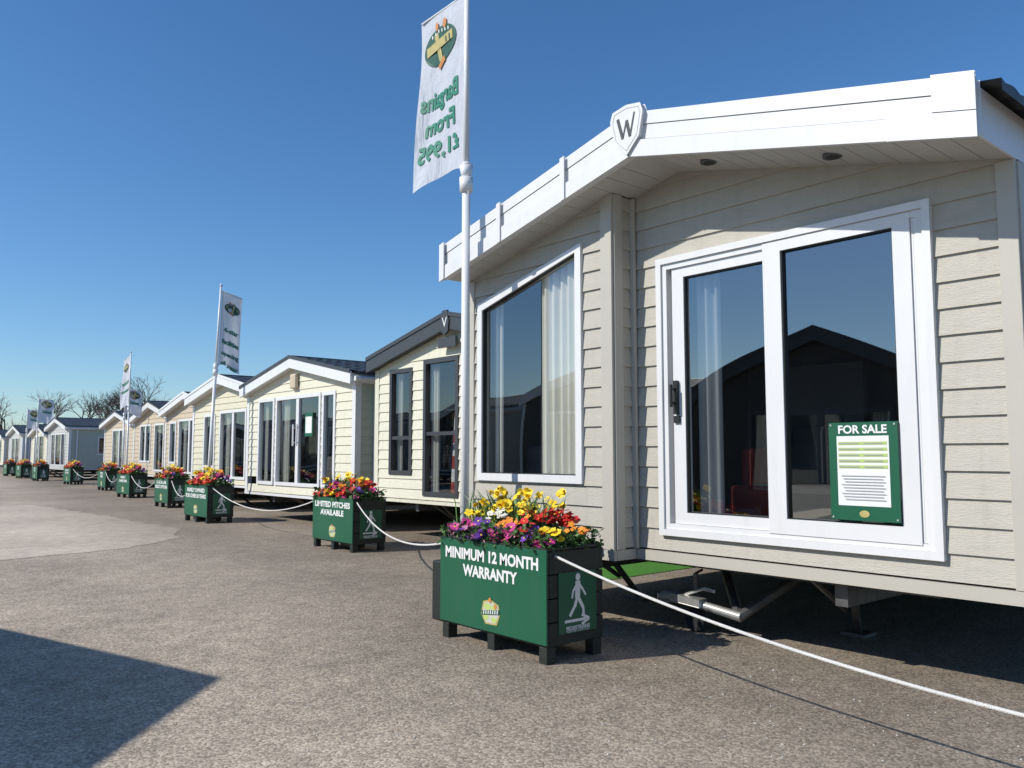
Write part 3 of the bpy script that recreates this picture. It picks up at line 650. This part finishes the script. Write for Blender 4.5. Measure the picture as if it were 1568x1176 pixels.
# ------------------------------------------------------------ flags
def flagpole(x,y,top,zb,zt,W,ang,lines,lean=(0,0),r=.034,base=True,droop=0,seed=0,amp=.05):
    e=empty('flagpole_with_flag',(x,y,0)); e.rotation_euler=(lean[0],lean[1],0)
    b=MB(); zj=zb-.10
    b.tube((0,0,0.03),(0,0,zj),r,r*.95,16); b.tube((0,0,zj),(0,0,top),r*.72,r*.6,14); b.tube((0,0,top),(0,0,top+.05),r*.9,r*.5,12)
    b.out('pole',M['pole'],e,True)
    b=MB(); b.tube((0,0,zj-.1),(0,0,zj+.02),r*1.5,r*1.6,14); b.tube((0,0,zj+.02),(0,0,zj+.12),r*1.1,r*1.6,14); b.tube((0,0,zj+.12),(0,0,zj+.15),r*1.6,r*.8,14)
    d=Vector((math.cos(ang),math.sin(ang),0)); nr=Vector((0,0,1)).cross(d)
    b.tube(d*.0+Vector((0,0,zt+.0)),d*W+Vector((0,0,zt-droop)),.009,.009,8); b.out('collar_and_arm',M['pole'],e,True)
    def P(u,v,n=0):
        t=(zt-v)/(zt-zb); uu=u/W
        w=amp*(.25+t)*math.sin(4.2*uu+3.4*t+seed)*(.2+uu*.8)+amp*.45*math.sin(10*uu-6*t+seed)*(.15+t)*uu
        pull=1-.08*t*math.sin(2.2*t+1.2+seed)
        z=v-droop*uu + (.10*max(0,t-.8)*5*math.sin(math.pi*min(1,uu*1.25))*(1-uu))-.04*uu*t
        return d*(.03+u*pull)+nr*(w+n)+Vector((0,0,z))
    b=MB(); nu,nv=24,44
    for j in range(nv+1):
        for i in range(nu+1): b.v.append(tuple(P(W*i/nu,zb+(zt-zb)*j/nv)))
    for j in range(nv):
        for i in range(nu): a=j*(nu+1)+i; b.f.append((a,a+1,a+nu+2,a+nu+1))
    b.out('flag_cloth',M['cloth'],e,True)
    H=zt-zb
    for sd in (1,-1):
        off=.008*sd
        def Q(u,v,n=0): return P(u,v,off+n*sd)
        cx=W*.53; k=W/.67
        cv=zt-.20*H
        flat('logo_oval',[circle(cx,cv,.25*k,.165*k,28)],M['dgreen'],e,Q,0)
        flat('logo_ribbon',[stroke((cx-.2*k,cv+.03*k),(cx+.21*k,cv-.0*k),.085*k),stroke((cx-.02*k,cv-.17*k),(cx+.06*k,cv+.12*k),.06*k)],M['gold'],e,Q,.002)
        flat('logo_letters',[stroke((cx-.16*k+.055*k*j,cv-.02*k+.01*k*(j%2)),(cx-.15*k+.055*k*j,cv+.045*k),.017*k) for j in range(6)],M['dgreen'],e,Q,.004)
        flat('logo_top_text',[stroke((cx-.14*k+.05*k*j,cv+.085*k+.01*k*(3-abs(j-3))),(cx-.135*k+.05*k*j,cv+.115*k+.01*k*(3-abs(j-3))),.014*k) for j in range(6)],M['lett'],e,Q,.004)
        flat('logo_figure',[circle(cx-.08*k,cv+.17*k,.03*k,.045*k,9),circle(cx+.04*k,cv+.18*k,.022*k,.04*k,9),stroke((cx-.08*k,cv-.14*k),(cx+.03*k,cv-.19*k),.05*k)],M['orange'],e,Q,.005)
        for i,l in enumerate(lines):
            tv,tf=textpolys(l,.20*k,.007*k)
            mw=max(a for a,_ in tv)-min(a for a,_ in tv); sx=min(1,W*.82/mw)
            add('lettering',[Q(cx+a*sx,zt-H*(.50+.155*i)+c*1.05) for a,c in tv],tf,M['flaggreen'],e)
    if base:
        b=MB(); b.box(-.2,.2,-.16,.16,0,.46); b.out('base_box',M['timber'],e,bevel=.01)
    return e
flagpole(4.05,5.29,5.6,3.66,5.18,.67,math.pi/2,['Bargains','From','£1,995'],r=.036,seed=.6)
flagpole(6.2,16.6,4.75,3.10,4.66,.42,math.radians(-5),['4-star','facilities','opening','all year'],lean=(0,math.radians(2)),droop=.10,seed=2)
flagpole(8.1,28.8,4.65,2.9,4.55,.5,math.pi*.55,['Holiday','homes'],droop=.12,seed=1,r=.03)
flagpole(8.55,30.9,3.65,2.7,3.6,.5,math.radians(-20),['Sales'],droop=.08,seed=3,r=.03)
flagpole(9.3,49,4.25,2.9,4.2,.7,math.radians(-30),['Sales'],droop=.08,seed=3)
flagpole(9.5,52.8,3.85,2.7,3.8,.6,math.radians(-30),['Sales'],droop=.08,seed=4)

# ------------------------------------------------------------ tow hitch
e=empty('tow_hitch',(4.98,3.7,0))
b=MB(); b.tube((0,.20,.24),(0.03,-.32,.17),.03,.035,10); b.tube((.0,.22,.245),(0,.34,.24),.045,.05,12); b.tube((0,.34,.24),(0,.37,.20),.05,.03,12)
b.tube((0,.14,.27),(-.02,-.05,.34),.012,.012,8); b.tube((-.02,-.05,.34),(-.02,-.14,.33),.018,.014,8)
b.prism([(-.05,-.02,.2),(.05,-.02,.2),(.05,.24,.22),(-.05,.24,.22)],(0,0,.06)); b.out('coupling',M['alu'],e,bevel=.004)
b=MB(); b.tube((.08,.10,.05),(.08,.10,.42),.02,.02,8); b.tube((.08,.10,.42),(.16,.10,.44),.01,.01,6); b.tube((.03,-.3,.17),(.6,-.5,.45),.035,.04,8); b.tube((.03,-.3,.17),(.7,.3,.45),.035,.04,8); b.out('drawbar',M['chassis'],e)
b=MB(); b.tube((.05,.10,.085),(.11,.10,.085),.085,.085,18); b.out('jockey_wheel',M['rubber'],e,bevel=.01)

# ------------------------------------------------------------ ground
g=MB(); g.poly([(-900,-900,0),(900,-900,0),(900,900,0),(-900,900,0)]); g.out('ground',M['asphalt'])
rr=random.Random(4)
edge=[(-30,11.3),(1.9,11.7),(3.5,12.3),(4.5,13.2),(5.0,14.6),(4.9,19),(4.6,24),(-30,24)]
pts=[]
for i in range(len(edge)):
    a,c=edge[i],edge[(i+1)%len(edge)]; n=max(1,int(math.dist(a,c)/.25)) if i in (1,2,3,4,5) or i==0 else 1
    for k in range(n): t=k/n; pts.append((a[0]+(c[0]-a[0])*t+rr.uniform(-.09,.09),a[1]+(c[1]-a[1])*t+rr.uniform(-.10,.10),.004))
g=MB(); g.poly(pts); g.out('concrete_apron',M['concrete'])
g=MB(); g.poly([(6.3,5.9,.006),(12,5.9,.006),(12,7.15,.006),(6.3,7.15,.006)]); g.out('artificial_grass',M['turf'])
b=MB()
for _ in range(900):
    fw=rr.uniform(1.8,9); r_=rr.uniform(-.65,.65)*fw; x=fw*.6521+r_*.7581; y=fw*.7581-r_*.6521; q=rr.uniform(.003,.008)
    if x>4.6: continue
    a=rr.uniform(0,6.28); pp=[(x+q*math.cos(a+k*1.57)*rr.uniform(.7,1.2),y+q*math.sin(a+k*1.57)*rr.uniform(.7,1.2),.001) for k in range(4)]; top=(x,y,q*.9)
    for k in range(4): b.poly([pp[k],pp[(k+1)%4],top])
b.out('loose_grit',M['soffit'])

# ------------------------------------------------------------ bare trees
def treemesh(seed,depth=6):
    rnd=random.Random(seed); b=MB()
    def br(p,d,l,r,k):
        q=p+d*l; b.tube(p,q,r,r*.68,4 if k>2 else 3,False)
        if k==0: return
        n=rnd.choice([2,3,3]) 
        for _ in range(n):
            a=Vector((rnd.gauss(0,1),rnd.gauss(0,1),rnd.gauss(.25,.6))).normalized()
            nd=(d*.9+a*.62).normalized(); st=p.lerp(q,rnd.uniform(.6,1))
            br(st,nd,l*rnd.uniform(.62,.86),r*.62,k-1)
    br(Vector((0,0,0)),Vector((0,0,1)),.24,.019,depth)
    zm=max(v[2] for v in b.v); b.v=[(v[0]/zm,v[1]/zm,v[2]/zm) for v in b.v]
    me=bpy.data.meshes.new('bare_tree'); me.from_pydata(b.v,[],b.f); me.update(); me.materials.append(M['twig']); return me
TM=[treemesh(s) for s in (3,8,21)]
for i,(x,y,h) in enumerate([(29,93,10),(26.5,91,8.5),(21,92,7.8),(18.5,94,8.0),(24,97,8.3),(16,96,7.6),(33,92,8),(12.5,101,6.8),(10,104,6.5),(27.8,94,8.8)]):
    o=bpy.data.objects.new('bare_tree',TM[i%3]); COL.objects.link(o); o.location=(x,y,0); o.scale=(h,h,h); o.rotation_euler=(0,0,i*1.3)
rnd=random.Random(5); b=MB()
for _ in range(9000):
    t=rnd.random(); x=-25+t*90; y=112+rnd.uniform(-4,4)-abs(x-10)*.12; z=rnd.random()**1.2*(4.6+1.2*math.sin(x*.7)+.8*math.sin(x*1.9))
    d=Vector((rnd.uniform(-1,1),rnd.uniform(-1,1),rnd.uniform(.3,1.8))).normalized()*rnd.uniform(.5,1.4); w=Vector((d.y,-d.x,.3)).normalized()*.035
    p=Vector((x,y,z)); b.poly([p-w,p+w,p+d])
b.out('hedgerow',M['hedge'])

# ------------------------------------------------------------ sky, sun, camera
sun_dir=Vector((-.928,.371,0)).normalized(); el=math.radians(38)
w=bpy.data.worlds.new('World'); S.world=w; w.use_nodes=True
nt=w.node_tree; bg=nt.nodes['Background']; N=nt.nodes; L=nt.links
sky=N.new('ShaderNodeTexSky'); sky.sky_type='NISHITA'; sky.sun_disc=False; sky.sun_elevation=el; sky.sun_rotation=math.atan2(sun_dir.x,sun_dir.y)
sky.air_density=1.0; sky.dust_density=.3; sky.ozone_density=3.0; sky.altitude=0
mu=N.new('ShaderNodeVectorMath'); mu.operation='MULTIPLY'; mu.inputs[1].default_value=(.90,1.04,1.18); L.new(sky.outputs[0],mu.inputs[0])
gm=N.new('ShaderNodeHueSaturation'); gm.inputs['Saturation'].default_value=1.12; L.new(mu.outputs[0],gm.inputs['Color'])
L.new(gm.outputs[0],bg.inputs[0]); bg.inputs[1].default_value=.115
ld=bpy.data.lights.new('sun','SUN'); ld.energy=4.5; ld.angle=math.radians(.5); ld.color=(1,.955,.87)
lo=bpy.data.objects.new('sun',ld); COL.objects.link(lo)
v=Vector((sun_dir.x*math.cos(el),sun_dir.y*math.cos(el),math.sin(el)))
lo.rotation_euler=(-v).to_track_quat('-Z','Y').to_euler(); lo.location=v*50
cd=bpy.data.cameras.new('camera'); co=bpy.data.objects.new('camera',cd); COL.objects.link(co)
co.location=(0,0,1.3); co.rotation_euler=(math.radians(90+4.86),0,math.radians(-40.7)); cd.sensor_width=36; cd.lens=28.93; cd.clip_end=3000; cd.clip_start=.05
S.camera=co
S.view_settings.view_transform='Standard'; S.view_settings.look='None'; S.view_settings.exposure=0
